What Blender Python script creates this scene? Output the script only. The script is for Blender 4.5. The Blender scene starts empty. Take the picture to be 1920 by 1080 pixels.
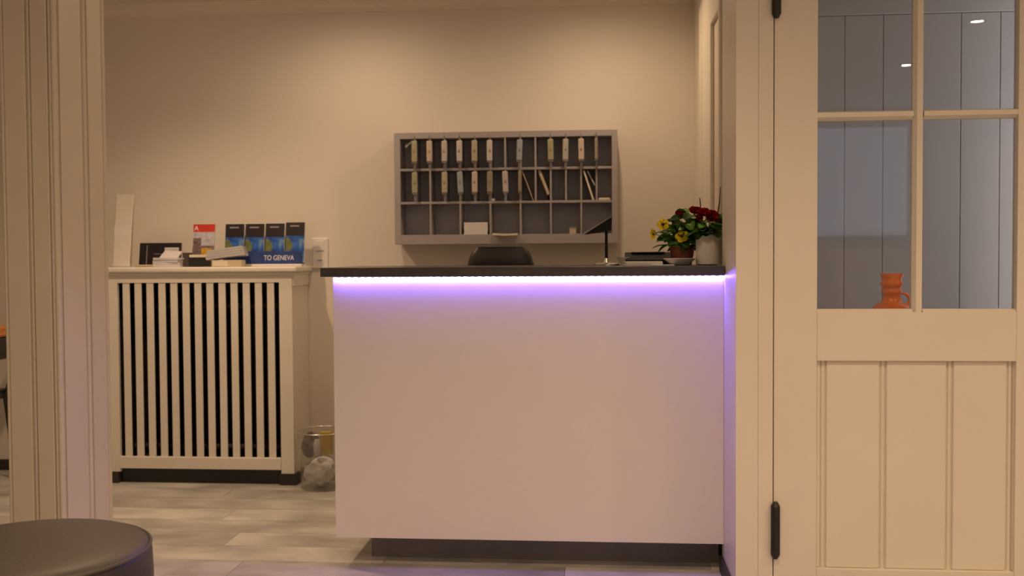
import bpy, bmesh, math, random
from mathutils import Vector, Matrix, Euler
random.seed(7)
PI = math.pi
S = bpy.context.scene
COL = S.collection

# ------------------------------------------------------------------ camera
F, HZ, VPX, ROLL, CAMH = 1900.0, 480.0, 1122.0, 0.0062, 1.15
_ph = math.atan((VPX-960)/F); _th = math.atan((540-HZ)/F)
_f = Vector((-math.sin(_ph)*math.cos(_th), math.cos(_ph)*math.cos(_th), -math.sin(_th)))
_r = Vector((math.cos(_ph), math.sin(_ph), 0)); _u = _r.cross(_f)
_c, _s = math.cos(ROLL), math.sin(ROLL)
_r, _u = _c*_r-_s*_u, _c*_u+_s*_r
CAM = Vector((0, 0, CAMH))
cd = bpy.data.cameras.new('camera'); cd.sensor_width = 36.0; cd.lens = F/1920*36
cd.clip_start = 0.05
cd.dof.use_dof = True; cd.dof.focus_distance = 3.4; cd.dof.aperture_fstop = 3.2
cam = bpy.data.objects.new('camera', cd); COL.objects.link(cam)
cam.matrix_world = Matrix((( _r.x, _u.x, -_f.x, CAM.x), (_r.y, _u.y, -_f.y, CAM.y), (_r.z, _u.z, -_f.z, CAM.z), (0, 0, 0, 1)))
S.camera = cam
def P(x, y, **k):                       # a pixel's ray met with the plane X=, Y= or Z= it lies on
    d = _f*F + _r*(x-960) - _u*(y-540)
    (a, v), = k.items(); i = 'XYZ'.index(a)
    return CAM + d*((v-CAM[i])/d[i])

# ------------------------------------------------------------------ world, exposure, colour
w = bpy.data.worlds.new('world'); S.world = w; w.use_nodes = True
w.node_tree.nodes['Background'].inputs[0].default_value = (0.9, 0.95, 1.0, 1)
w.node_tree.nodes['Background'].inputs[1].default_value = 0.02
S.view_settings.view_transform = 'Standard'; S.view_settings.look = 'None'
S.view_settings.exposure = 0.12; S.view_settings.gamma = 1.0
S.view_settings.use_curve_mapping = False
S.cycles.use_denoising = True
S.cycles.max_bounces = 8; S.cycles.diffuse_bounces = 5; S.cycles.transparent_max_bounces = 12
S.cycles.caustics_reflective = False; S.cycles.caustics_refractive = False
S.cycles.sample_clamp_indirect = 4.0

WARM = (1.0, 0.672, 0.42)
COOL = (0.62, 0.74, 1.0)
FRONT_W, NICHE_W, LED_E, VEST_W, DAY_W = 15.5, 5.6, 310.0, 6.2, 4.5
CEIL = 2.50

# ------------------------------------------------------------------ materials
MATS = {}
def mat(name, col, rough=0.6, var=0.0, scale=6.0, bump=0.0, bscale=60.0, metal=0.0, spec=0.5, objrand=0.0, stretch=(1, 1, 1), emit=None, coat=0.0):
    m = bpy.data.materials.new(name); m.use_nodes = True
    nt = m.node_tree; b = nt.nodes['Principled BSDF']
    b.inputs['Base Color'].default_value = (*col, 1); b.inputs['Roughness'].default_value = rough
    b.inputs['Metallic'].default_value = metal; b.inputs['Specular IOR Level'].default_value = spec
    b.inputs['Coat Weight'].default_value = coat
    tc = nt.nodes.new('ShaderNodeTexCoord'); mp = nt.nodes.new('ShaderNodeMapping')
    mp.inputs['Scale'].default_value = stretch
    nt.links.new(tc.outputs['Object'], mp.inputs['Vector'])
    if var or objrand:
        n = nt.nodes.new('ShaderNodeTexNoise'); n.inputs['Scale'].default_value = scale; n.inputs['Detail'].default_value = 5
        nt.links.new(mp.outputs[0], n.inputs['Vector'])
        mr = nt.nodes.new('ShaderNodeMapRange'); mr.inputs['From Min'].default_value = .3; mr.inputs['From Max'].default_value = .7
        mr.inputs['To Min'].default_value = 1-var; mr.inputs['To Max'].default_value = 1+var
        nt.links.new(n.outputs[0], mr.inputs['Value'])
        src = mr.outputs[0]
        if objrand:
            oi = nt.nodes.new('ShaderNodeObjectInfo')
            m2 = nt.nodes.new('ShaderNodeMapRange'); m2.inputs['To Min'].default_value = 1-objrand; m2.inputs['To Max'].default_value = 1+objrand
            nt.links.new(oi.outputs['Random'], m2.inputs['Value'])
            mu = nt.nodes.new('ShaderNodeMath'); mu.operation = 'MULTIPLY'
            nt.links.new(src, mu.inputs[0]); nt.links.new(m2.outputs[0], mu.inputs[1]); src = mu.outputs[0]
            if stretch != (1, 1, 1):
                va = nt.nodes.new('ShaderNodeVectorMath'); va.operation = 'SCALE'; va.inputs[0].default_value = (37, 91, 13)
                nt.links.new(oi.outputs['Random'], va.inputs['Scale']); nt.links.new(va.outputs[0], mp.inputs['Location'])
        vm = nt.nodes.new('ShaderNodeVectorMath'); vm.operation = 'SCALE'; vm.inputs[0].default_value = col
        nt.links.new(src, vm.inputs['Scale']); nt.links.new(vm.outputs[0], b.inputs['Base Color'])
    if bump:
        n2 = nt.nodes.new('ShaderNodeTexNoise'); n2.inputs['Scale'].default_value = bscale; n2.inputs['Detail'].default_value = 3
        nt.links.new(mp.outputs[0], n2.inputs['Vector'])
        bp = nt.nodes.new('ShaderNodeBump'); bp.inputs['Strength'].default_value = bump; bp.inputs['Distance'].default_value = .002
        nt.links.new(n2.outputs[0], bp.inputs['Height']); nt.links.new(bp.outputs[0], b.inputs['Normal'])
    if emit:
        b.inputs['Emission Color'].default_value = (*emit[0], 1); b.inputs['Emission Strength'].default_value = emit[1]
    MATS[name] = m
    return m
def glassy(name, tint, rough=0.02, ior=1.5, body=0.0, bodycol=(.5, .5, .5)):
    m = bpy.data.materials.new(name); m.use_nodes = True; nt = m.node_tree
    nt.nodes.remove(nt.nodes['Principled BSDF']); out = nt.nodes['Material Output']
    lw = nt.nodes.new('ShaderNodeLayerWeight'); lw.inputs['Blend'].default_value = .5     # Schlick, the same from both sides
    pw = nt.nodes.new('ShaderNodeMath'); pw.operation = 'POWER'; pw.inputs[1].default_value = 5; nt.links.new(lw.outputs['Facing'], pw.inputs[0])
    f0 = ((ior-1)/(ior+1))**2
    fr = nt.nodes.new('ShaderNodeMath'); fr.operation = 'MULTIPLY_ADD'; fr.inputs[1].default_value = .9*(1-f0); fr.inputs[2].default_value = f0; nt.links.new(pw.outputs[0], fr.inputs[0])
    t = nt.nodes.new('ShaderNodeBsdfTransparent'); t.inputs[0].default_value = (*tint, 1)
    g = nt.nodes.new('ShaderNodeBsdfGlossy'); g.inputs['Roughness'].default_value = rough
    mx = nt.nodes.new('ShaderNodeMixShader'); base = t
    if body:
        d = nt.nodes.new('ShaderNodeBsdfDiffuse'); d.inputs[0].default_value = (*bodycol, 1)
        m2 = nt.nodes.new('ShaderNodeMixShader'); m2.inputs[0].default_value = body
        nt.links.new(t.outputs[0], m2.inputs[1]); nt.links.new(d.outputs[0], m2.inputs[2]); base = m2
    nt.links.new(fr.outputs[0], mx.inputs[0]); nt.links.new(base.outputs[0], mx.inputs[1]); nt.links.new(g.outputs[0], mx.inputs[2])
    nt.links.new(mx.outputs[0], out.inputs[0]); MATS[name] = m
    return m

mat('wall_paint', (.76, .71, .63), .75, .03, 1.2, .12, 180)
mat('ceiling_paint', (.74, .71, .65), .8, .02, 1)
mat('cream_paint', (.76, .71, .61), .42, .025, 2.5, .06, 40)
mat('pillar_paint', (.70, .64, .52), .45, .03, 3, .06, 40)
mat('white_lacquer', (.80, .755, .71), .38, .015, 2)
mat('cover_paint', (.78, .74, .66), .45, .03, 3)
mat('counter_slate', (.055, .050, .050), .38, .15, 30, .1, 200)
mat('plinth_grey', (.20, .18, .17), .5, .1, 10)
mat('dark_base', (.030, .024, .024), .5, .15, 8)
mat('plank', (.49, .475, .44), .42, .32, 3.6, .2, 30, objrand=.17, stretch=(1.0, 1.7, 1))
mat('joint', (.22, .20, .18), .8, .1, 10)
mat('rack_grey', (.38, .355, .36), .5, .04, 8)
mat('rack_back', (.60, .60, .65), .6, .05, 6)
mat('black_leather', (.030, .026, .025), .42, .12, 14, .35, 130)
mat('stool_leather', (.066, .057, .045), .44, .10, 9, .35, 150)
mat('black_plastic', (.018, .017, .017), .4)
mat('matte_black', (.012, .011, .011), .7, spec=.2)
mat('iron_black', (.012, .011, .011), .45, .2, 40)
mat('chrome', (.75, .74, .72), .22, metal=1.0)
mat('dull_metal', (.32, .30, .29), .4, .1, 20, metal=.8)
mat('paper_white', (.78, .76, .73), .7, .03, 20)
mat('paper_grey', (.44, .43, .43), .7, .08, 20)
mat('paper_cream', (.72, .66, .52), .7, .04, 20)
mat('paper_tan', (.55, .46, .32), .7, .05, 12)
mat('switch_white', (.78, .75, .70), .4)
mat('socket_dark', (.10, .09, .08), .6)
mat('terracotta_red', (.19, .045, .025), .55, .15, 12)
mat('leaf_green', (.15, .36, .05), .5, .3, 30, objrand=.45)
mat('petal_yellow', (.97, .80, .01), .5, .06, 60)
mat('petal_dark', (.035, .010, .012), .6)
mat('petal_red', (.55, .014, .016), .5, .15, 30, objrand=.3)
mat('stem_green', (.12, .22, .05), .6)
mat('twig_brown', (.10, .05, .03), .7)
mat('soil', (.03, .02, .015), .9, .3, 50)
mat('orange_glaze', (.92, .20, .025), .22, .10, 9, coat=.5)
mat('vest_paint', (.52, .50, .50), .5, .03, 2)
mat('brochure_black', (.016, .013, .016), .35)
mat('brochure_red', (.55, .04, .02), .4, .15, 8)
mat('brochure_navy', (.018, .045, .19), .4, .2, 20)
mat('picture_yellow', (.55, .33, .03), .5, .3, 60)
mat('picture_street', (.16, .11, .12), .5, .5, 70)
mat('picture_sky', (.45, .45, .52), .5, .3, 50)
mat('picture_green', (.12, .15, .05), .5, .4, 50)
mat('text_white', (.72, .74, .78), .6)
mat('text_grey', (.30, .28, .27), .6)
mat('wood_orange', (.55, .22, .06), .45, .2, 12, stretch=(1, 1, 8))
mat('rad_brown', (.055, .032, .014), .6, .2, 8)
mat('bag_grey', (.62, .60, .63), .6, .08, 14, .3, 25)
mat('trash_yellow', (.42, .29, .03), .5, .2, 14)
mat('trash_dark', (.06, .045, .04), .6, .2, 14)
mat('lamp_lens', (.9, .85, .75), .5, emit=((1, .86, .62), 40.0))
mat('cool_lens', (.9, .9, .9), .5, emit=((.8, .9, 1), 3.0))
mat('window_sky', (.3, .3, .3), .5, emit=((.62, .78, 1), .15))
mat('led_lens', (.9, .9, .9), .5, emit=((.20, .115, 1.0), LED_E))
glassy('door_glass', (.93, .95, .96), 0.0, 1.5)
glassy('acrylic', (.965, .965, .95), .05, 1.35, .10, (.6, .58, .54))
# blue picture with a paler lake band, for the leaflets
def blue_picture():
    m = bpy.data.materials.new('picture_blue'); m.use_nodes = True; nt = m.node_tree; b = nt.nodes['Principled BSDF']
    b.inputs['Roughness'].default_value = .35
    tc = nt.nodes.new('ShaderNodeTexCoord'); n = nt.nodes.new('ShaderNodeTexNoise'); n.inputs['Scale'].default_value = 22
    r = nt.nodes.new('ShaderNodeValToRGB'); e = r.color_ramp.elements
    e[0].position = .38; e[0].color = (.012, .05, .30, 1); e[1].position = .66; e[1].color = (.16, .28, .42, 1)
    e.new(.52).color = (.02, .12, .46, 1)
    nt.links.new(tc.outputs['Object'], n.inputs['Vector']); nt.links.new(n.outputs[0], r.inputs[0]); nt.links.new(r.outputs[0], b.inputs['Base Color'])
    MATS['picture_blue'] = m
blue_picture()
def tagmat(name, col): mat(name, col, .55, .06, 40)
for nm, c in dict(olive=(0.38, 0.37, 0.24), peach=(.60, .50, .42), rose=(0.53, 0.48, 0.48), pale=(.60, .57, .54), ochre=(.46, .42, .31), blue=(.34, .40, .45), grey=(.45, .44, .39), brown=(0.32, 0.28, 0.22)).items():
    tagmat('tag_'+nm, c)
mat('tag_mark', (.30, .16, .13), .7)

# ------------------------------------------------------------------ mesh helpers
WO = {}                                   # world position of each root / part origin
def add(bm, src):
    me = bpy.data.meshes.new('tmp'); src.to_mesh(me); src.free(); bm.from_mesh(me); bpy.data.meshes.remove(me)
def bx(bm, x0, x1, y0, y1, z0, z1, bev=0.0, seg=2, M=None):
    t = bmesh.new(); bmesh.ops.create_cube(t, size=1)
    sx, sy, sz = x1-x0, y1-y0, z1-z0
    for v in t.verts: v.co = Vector(((v.co.x+.5)*sx+x0, (v.co.y+.5)*sy+y0, (v.co.z+.5)*sz+z0))
    if bev: bmesh.ops.bevel(t, geom=t.edges[:], offset=bev, segments=seg, affect='EDGES', profile=.5)
    if M: bmesh.ops.transform(t, matrix=M, verts=t.verts[:])
    add(bm, t); return bm
def cyl(bm, p0, p1, r0, r1=None, n=16, caps=True):
    r1 = r0 if r1 is None else r1
    p0, p1 = Vector(p0), Vector(p1); d = p1-p0
    t = bmesh.new(); bmesh.ops.create_cone(t, cap_ends=caps, segments=n, radius1=r0, radius2=r1, depth=d.length)
    q = Vector((0, 0, 1)).rotation_difference(d.normalized())
    bmesh.ops.transform(t, matrix=Matrix.Translation((p0+p1)/2) @ q.to_matrix().to_4x4(), verts=t.verts[:])
    add(bm, t); return bm
def tube(bm, pts, r, n=8, closed=False):
    pts = [Vector(p) for p in pts]; rings = []; N = len(pts)
    up = Vector((0, 0, 1))
    for i, p in enumerate(pts):
        a = pts[i-1] if (i or closed) else p; b = pts[(i+1) % N] if (i < N-1 or closed) else p
        d = (b-a).normalized(); s = d.cross(up)
        if s.length < .05: s = d.cross(Vector((0, 1, 0)))
        s.normalize(); t = s.cross(d)
        rr = r[i] if isinstance(r, (list, tuple)) else r
        rings.append([bm.verts.new(p+rr*(math.cos(2*PI*k/n)*s+math.sin(2*PI*k/n)*t)) for k in range(n)])
    for i in range(N if closed else N-1):
        A, B = rings[i], rings[(i+1) % N]
        for k in range(n): bm.faces.new((A[k], A[(k+1) % n], B[(k+1) % n], B[k]))
    if not closed: bm.faces.new(rings[0][::-1]); bm.faces.new(rings[-1])
    return bm
def lathe(bm, prof, n=32, c=(0, 0, 0), close=True):
    c = Vector(c); rings = []
    for (r, z) in prof:
        rings.append([bm.verts.new(c+Vector((r*math.cos(2*PI*k/n), r*math.sin(2*PI*k/n), z))) for k in range(n)])
    for A, B in zip(rings, rings[1:]):
        for k in range(n): bm.faces.new((A[k], A[(k+1) % n], B[(k+1) % n], B[k]))
    if close: bm.faces.new(rings[0][::-1]); bm.faces.new(rings[-1])
    return bm
def prism(bm, poly, y0, y1, axis='Y'):    # a polygon in X-Z pushed along Y (or Y-Z along X)
    def pt(a, b, c): return (a, c, b) if axis == 'Y' else (c, a, b)
    A = [bm.verts.new(pt(a, b, y0)) for a, b in poly]; B = [bm.verts.new(pt(a, b, y1)) for a, b in poly]
    bm.faces.new(A); bm.faces.new(B[::-1])
    for i in range(len(poly)): j = (i+1) % len(poly); bm.faces.new((A[j], A[i], B[i], B[j]))
    return bm
def obj(name, bm, m, parent=None, local=False, smooth=False):
    """one mesh object; bm is in world coordinates unless local"""
    if parent is not None and not local: bmesh.ops.translate(bm, vec=-WO[parent.name], verts=bm.verts[:])
    bmesh.ops.recalc_face_normals(bm, faces=bm.faces[:])
    me = bpy.data.meshes.new(name); bm.to_mesh(me); bm.free()
    me.materials.append(MATS[m] if isinstance(m, str) else m)
    if smooth: me.shade_smooth() if smooth is True else me.set_sharp_from_angle(angle=smooth)
    if smooth and smooth is not True:
        me.polygons.foreach_set('use_smooth', [True]*len(me.polygons))
    o = bpy.data.objects.new(name, me); COL.objects.link(o)
    if parent is not None: o.parent = parent; WO[o.name] = WO[parent.name].copy()
    else: WO[o.name] = Vector((0, 0, 0))
    return o
def box(name, c, m, parent=None, bev=0.0, **k): return obj(name, bx(bmesh.new(), *c, bev), m, parent, **k)
def piece(name, me, parent, loc, rot=(0, 0, 0), scale=(1, 1, 1)):   # shares mesh data; loc in world
    o = bpy.data.objects.new(name, me); COL.objects.link(o); o.parent = parent
    o.location = Vector(loc)-WO[parent.name]; o.rotation_euler = rot; o.scale = scale
    WO[o.name] = Vector(loc)
    return o
def mesh(name, bm, m, smooth=False):
    bmesh.ops.recalc_face_normals(bm, faces=bm.faces[:]); me = bpy.data.meshes.new(name); bm.to_mesh(me); bm.free(); me.materials.append(MATS[m])
    if smooth: me.shade_smooth()
    return me
def tag(o, label, cat, group=None):
    o['label'] = label; o['category'] = cat
    if group: o['group'] = group
    return o
def thing(name, label, cat, loc, group=None, rotz=0):
    o = bpy.data.objects.new(name, None); COL.objects.link(o); o.location = loc; o.empty_display_size = .05
    o.rotation_euler[2] = rotz
    WO[o.name] = Vector(loc); return tag(o, label, cat, group)
def struct(o, label=None):
    o['kind'] = 'structure'
    if label: o['label'] = label
    return o
A30 = math.radians(35)

# ------------------------------------------------------------------ the setting
YW = 5.25                                  # back wall
YF, YB = 3.35, 3.72                        # front and back of the partition with the wide opening
XJ, XN = 0.447, 0.49                       # jamb of the opening; right wall behind the counter
XL, XR, Y0 = -4.4, 3.0, -3.0
floor = struct(box('floor', (XL-.1, XR+.1, Y0-.1, YW+.1, -.10, -.004), 'joint'), 'grey-beige plank floor')
PW, PLN = .192, 1.22
row = 0; y = YW-.001
while y > Y0:
    ya = max(y-PW, Y0); xr = XR if ya < YF-.05 else XN
    if ya < YF < y+.0: xr = XN
    x = XL - (row*0.437 % 1)*PLN
    while x < xr:
        a, b = max(x, XL), min(x+PLN, xr)
        if b-a > .03:
            t = bx(bmesh.new(), -(b-a)/2+.001, (b-a)/2-.001, -(y-ya)/2+.001, (y-ya)/2-.001, -.0039, 0)
            bmesh.ops.recalc_face_normals(t, faces=t.faces[:])
            me = bpy.data.meshes.new('plank'); t.to_mesh(me); t.free(); me.materials.append(MATS['plank'])
            piece('plank', me, floor, ((a+b)/2, (y+ya)/2, 0))
        x += PLN
    y -= PW; row += 1
struct(box('ceiling', (XL-.1, XR+.1, Y0-.1, YW+.1, CEIL, CEIL+.1), 'ceiling_paint'), 'pale ceiling')
struct(box('wall_back', (XL-.1, XN+.12, YW, YW+.1, 0, CEIL), 'wall_paint'), 'cream wall behind the reception counter')
struct(box('wall_left', (XL-.1, XL, Y0-.1, YW, 0, CEIL), 'wall_paint'))
struct(box('wall_rear', (XL, XR, Y0-.1, Y0, 0, CEIL), 'wall_paint'))
struct(box('wall_right', (XR, XR+.1, Y0-.1, YB, 0, CEIL), 'wall_paint'))
# crown under the ceiling along the back wall
cr = prism(bmesh.new(), [(YW, CEIL-.075), (YW-.014, CEIL-.072), (YW-.018, CEIL-.055), (YW-.034, CEIL-.035), (YW-.052, CEIL-.026), (YW-.058, CEIL-.012), (YW-.058, CEIL), (YW, CEIL)], XL, XN, 'X')
struct(obj('trim_1', cr, 'cream_paint'), 'cream crown moulding')
bbk = bx(bmesh.new(), XL, -2.52, YW-.014, YW, 0, .058, .002); struct(obj('baseboard_back', bbk, 'dark_base'), 'dark baseboard')
struct(box('baseboard_back_right', (-1.515, XN, YW-.014, YW, 0, .058), 'dark_base', bev=.002), 'dark baseboard behind the waste basket')
# right wall of the niche, panelled
wr = struct(box('wall_niche', (XN, XN+.12, YB, YW, 0, CEIL), 'cream_paint'), 'panelled cream side wall behind the flowers')
def rail(y0, y1, z0, z1): box('panel_frame', (XN-.016, XN, y0, y1, z0, z1), 'cream_paint', wr, .003)
rail(YB+.002, 3.99, 0, 2.36); rail(4.36, 4.70, 0, 2.36); rail(3.99, 4.36, 2.12, 2.36); rail(3.99, 4.36, 0, .9); rail(4.725, 4.85, 0, 2.30)
box('bead', (XN-.030, XN-.016, 3.93, 3.965, .0, 2.36), 'cream_paint', wr, .005)
# partition: jamb, header, wall round the door
wf = struct(box('wall_front', (XJ, .519, YF+.004, YB, 0, CEIL), 'cream_paint', bev=.0008), 'cream jamb between the counter and the door')
box('jamb_base', (XJ-.012, XJ, YF+.02, YB-.01, 0, .055), 'dark_base', wf, .002)
box('header', (-1.852, XJ, YF+.02, YB, 2.34, CEIL), 'cream_paint', wf, .003)
DX0, DX1, DZ1 = .569, 1.455, 2.06
struct(box('trim_2', (.5192, DX0-.003, YF+.002, YB, 0, CEIL), 'cream_paint', bev=.001), 'cream door post carrying the black hinges')
struct(box('wall_front_over_door', (DX0-.002, DX1+.004, YF+.004, YB, DZ1+.006, CEIL), 'cream_paint'))
struct(box('wall_front_right', (DX1+.005, XR, YF+.004, YB, 0, CEIL), 'wall_paint'))
# small lobby behind the glazed door: boarded wall, sill
VY = 4.0
vb = struct(box('wall_lobby', (XN+.121, 2.2, VY+.0051, VY+.1, 0, CEIL), 'vest_paint'), 'grey boarded wall seen through the door glass')
bw = .1437
xs = [.943+bw*i for i in range(-2, 9)]
bme = mesh('board', bx(bmesh.new(), -bw/2+.0012, bw/2-.0012, -.006, -.001, 0, 2.06, .0018, 1), 'vest_paint')
for xx in xs:
    if xx > .66 and xx+bw < 2.2: piece('board', bme, vb, (xx+bw/2, VY+.006, .0))
box('frieze', (XN+.122, 2.2, VY-.006, VY+.005, 2.062, 2.20), 'vest_paint', vb, .003)
struct(box('wall_lobby_side', (2.2, 2.3, YB, VY+.1, 0, CEIL), 'vest_paint'))
struct(box('wall_lobby_near', (XN+.1205, XN+.14, YB, VY, 0, CEIL), 'vest_paint'))
sill = struct(box('trim_3', (DX0+.02, DX1+.1, 3.42, 3.60, .845, .87), 'cream_paint', bev=.003), 'sill behind the door glass')
box('bracket', (DX0+.05, DX0+.08, 3.58, 3.60, 0, .845), 'cream_paint', sill); box('bracket', (DX1-.08, DX1-.05, 3.58, 3.60, 0, .845), 'cream_paint', sill)

# the glazed door
door = bpy.data.objects.new('door_1', None); COL.objects.link(door); door.location = (DX0, YF, 0); WO[door.name] = Vector((DX0, YF, 0))
struct(door, 'cream half-glazed door with four panes above and three boards below'); 
y0, y1 = YF, YF+.042
GX = (.706, 1.007, 1.039, 1.328); GZ = (.961, 1.58, 1.61, 2.0)
PZ = (.124, .804)
box('stile', (DX0, GX[0], y0, y1, .008, DZ1), 'cream_paint', door, .0025)
box('stile', (GX[3], DX1, y0, y1, .008, DZ1), 'cream_paint', door, .0025)
box('rail', (GX[0], GX[3], y0, y1, .008, PZ[0]), 'cream_paint', door, .0015)
box('rail', (GX[0], GX[3], y0, y1, PZ[1], GZ[0]), 'cream_paint', door, .0015)
box('rail', (GX[0], GX[3], y0, y1, GZ[3], DZ1), 'cream_paint', door, .0015)
def muntin(c, vert):
    x0, x1, z0, z1 = c
    b = .010
    if vert: pf = [(x0, y0+.018), (x0+b, y0+.002), (x1-.004, y0+.002), (x1, y0+.018), (x1, y1-.006), (x0, y1-.006)]
    bm = bmesh.new()
    if vert:
        A = [bm.verts.new((p, q, z0)) for p, q in pf]; B = [bm.verts.new((p, q, z1)) for p, q in pf]
    else:
        pf = [(z0, y0+.018), (z0+b, y0+.002), (z1-b*.5, y0+.002), (z1, y0+.018), (z1, y1-.006), (z0, y1-.006)]
        A = [bm.verts.new((x0, q, p)) for p, q in pf]; B = [bm.verts.new((x1, q, p)) for p, q in pf]
    bm.faces.new(A); bm.faces.new(B[::-1])
    for i in range(6): j = (i+1) % 6; bm.faces.new((A[j], A[i], B[i], B[j]))
    obj('muntin', bm, 'cream_paint', door)
muntin((GX[1], GX[2], GZ[0], GZ[3]), True)
muntin((GX[0], GX[1], GZ[1], GZ[2]), False); muntin((GX[2], GX[3], GZ[1], GZ[2]), False)
for (xa, xb) in ((GX[0], GX[1]), (GX[2], GX[3])):
    for (za, zb) in ((GZ[0], GZ[1]), (GZ[2], GZ[3])):
        box('glass_pane', (xa-.003, xb+.003, y0+.022, y0+.026, za-.003, zb+.003), 'door_glass', door)
    # glazing bead along the bottom, catching the light
    t = prism(bmesh.new(), [(y0+.001, GZ[0]-.001), (y0+.021, GZ[0]-.001), (y0+.021, GZ[0]+.011), (y0+.012, GZ[0]+.010)], xa, xb, 'X')
    obj('glazing_bead', t, 'cream_paint', door)
bxs = [GX[0]+.022, .918, 1.128, GX[3]-.012]
box('board_backing', (GX[0]-.002, GX[3]+.002, y0+.0215, y1-.004, PZ[0]-.002, PZ[1]+.002), 'cream_paint', door)
for i in range(3):
    box('board', (bxs[i]+.011, bxs[i+1]-.011, y0+.013, y0+.027, PZ[0], PZ[1]), 'cream_paint', door, .004)
for i, xx in enumerate(bxs):
    cyl_ = bmesh.new(); cyl(cyl_, (xx, y0+.022, PZ[0]), (xx, y0+.022, PZ[1]), .0065, n=10); obj('bead', cyl_, 'cream_paint', door, smooth=A30)
    if i in (0, 3):
        s = -1 if i == 0 else 1
        box('bead', (min(xx+s*.009, xx+s*.02), max(xx+s*.009, xx+s*.02), y0+.015, y0+.027, PZ[0], PZ[1]), 'cream_paint', door, .003)
for zc in (2.002, .2495):
    b = bmesh.new(); hx = DX0+.004; hy = y0-.008; hl = .0935
    cyl(b, (hx, hy, zc-hl+.014), (hx, hy, zc+hl-.014), .0148, n=14)
    cyl(b, (hx, hy, zc-hl), (hx, hy, zc-hl+.014), .007, .0148, n=14); cyl(b, (hx, hy, zc+hl-.014), (hx, hy, zc+hl), .0148, .007, n=14)
    hg = obj('hinge', b, 'iron_black', door, smooth=A30); hg['label'] = 'black barrel hinge'

# pillar at the left end of the opening: front and side face with beads and grooves
PX0, PX1 = -2.052, -1.856
pil = thing('pillar', 'tall cream wooden pillar with vertical beads and grooves beside the black stool', 'pillar', ((PX0+PX1)/2, (YF+YB)/2, 0))
e = .010
box('core', (PX0+e, PX1-e, YF+e, YB-.002, 0, CEIL), 'pillar_paint', pil)
zt = 2.498
def vbead(x, y, r):
    b = bmesh.new(); cyl(b, (x, y, 0.001), (x, y, zt), r, n=14); obj('bead', b, 'pillar_paint', pil, smooth=A30)
wX = PX1-PX0
def fx(t): return PX0+wX*t
for a, b_ in ((.07, .46), (.56, .86)): box('board', (fx(a), fx(b_), YF, YF+e+.001, .001, zt), 'pillar_paint', pil, .003)
for a, r in ((.025, .007), (.51, .0055), (.90, .0055), (.965, .008)): vbead(fx(a), YF+.009, r)
wY = YB-YF
def fy(t): return YF+wY*t
for a, b_ in ((.10, .50), (.62, .90)): box('board', (PX1-e-.001, PX1, fy(a), fy(b_), .001, zt), 'pillar_paint', pil, .003)
for a, r in ((.035, .008), (.075, .006), (.56, .012), (.94, .010), (.985, .006)): vbead(PX1-.009, fy(a), r)

# ------------------------------------------------------------------ ceiling downlights (their light belongs to them)
def downlight(x, y, power, label, angle, blend=.8, col=WARM, lens='lamp_lens', grp='ceiling downlights', aim=(0, 0)):
    t = thing('downlight', label, 'lamp', (x, y, CEIL), grp)
    b = lathe(bmesh.new(), [(.036, -.0005), (.036, -.006), (.048, -.006), (.052, -.0005)], 28, (x, y, CEIL), False); obj('trim_ring', b, 'chrome', t, smooth=A30)
    b = bmesh.new(); cyl(b, (x, y, CEIL-.004), (x, y, CEIL-.001), .035, n=28); obj('lens', b, lens, t)
    ld = bpy.data.lights.new('downlight_beam', 'SPOT'); ld.energy = power*4; ld.color = col; ld.spot_size = math.radians(angle); ld.spot_blend = blend; ld.shadow_soft_size = .035
    lo = bpy.data.objects.new('downlight_beam', ld); COL.objects.link(lo); lo.parent = t; lo.location = (0, 0, -.02); lo.rotation_euler = (math.radians(aim[0]), math.radians(aim[1]), 0)
rows = {1.95: 'nearest the door wall', .605: 'second from the door wall', -.757: 'third from the door wall'}
for xx, side in ((2.2, 'right-hand'), (.25, 'middle'), (-1.7, 'left-hand')):
    for yy, wh in rows.items():
        downlight(xx, yy, FRONT_W*(.45 if xx < -1 else 1.1), 'round recessed ceiling downlight, %s row, %s' % (side, wh), 150, 1.0)
downlight(-1.22, 4.62, NICHE_W, 'round recessed downlight above the left end of the key rack', 174, 1.0)
downlight(.02, 4.62, NICHE_W, 'round recessed downlight above the right end of the key rack', 174, 1.0)
downlight(-1.95, 4.12, NICHE_W*3.5, 'round recessed downlight above the floor in front of the radiator cover', 132, 1.0)
# tall side window and lamp, added out of view to light the lobby
w2 = struct(box('added_lobby_window', (2.185, 2.1995, 3.76, 3.96, .5, 2.2), 'window_sky'), 'added side window that lights the lobby')
for c in ((3.725, 3.76, .46, 2.24), (3.96, 3.995, .46, 2.24), (3.76, 3.96, .46, .5), (3.76, 3.96, 2.2, 2.24)): box('window_frame', (2.17, 2.1995, *c), 'vest_paint', w2)
ld = bpy.data.lights.new('lobby_fill', 'AREA'); ld.shape = 'RECTANGLE'; ld.size = 1.65; ld.size_y = .19; ld.energy = VEST_W; ld.color = (.97, .93, 1.0)  # added fill lamp set in front of the made-up window
lo = bpy.data.objects.new('lobby_fill', ld); COL.objects.link(lo); lo.location = (2.16, 3.86, 1.35); lo.rotation_euler = (0, math.radians(90), 0)
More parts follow.
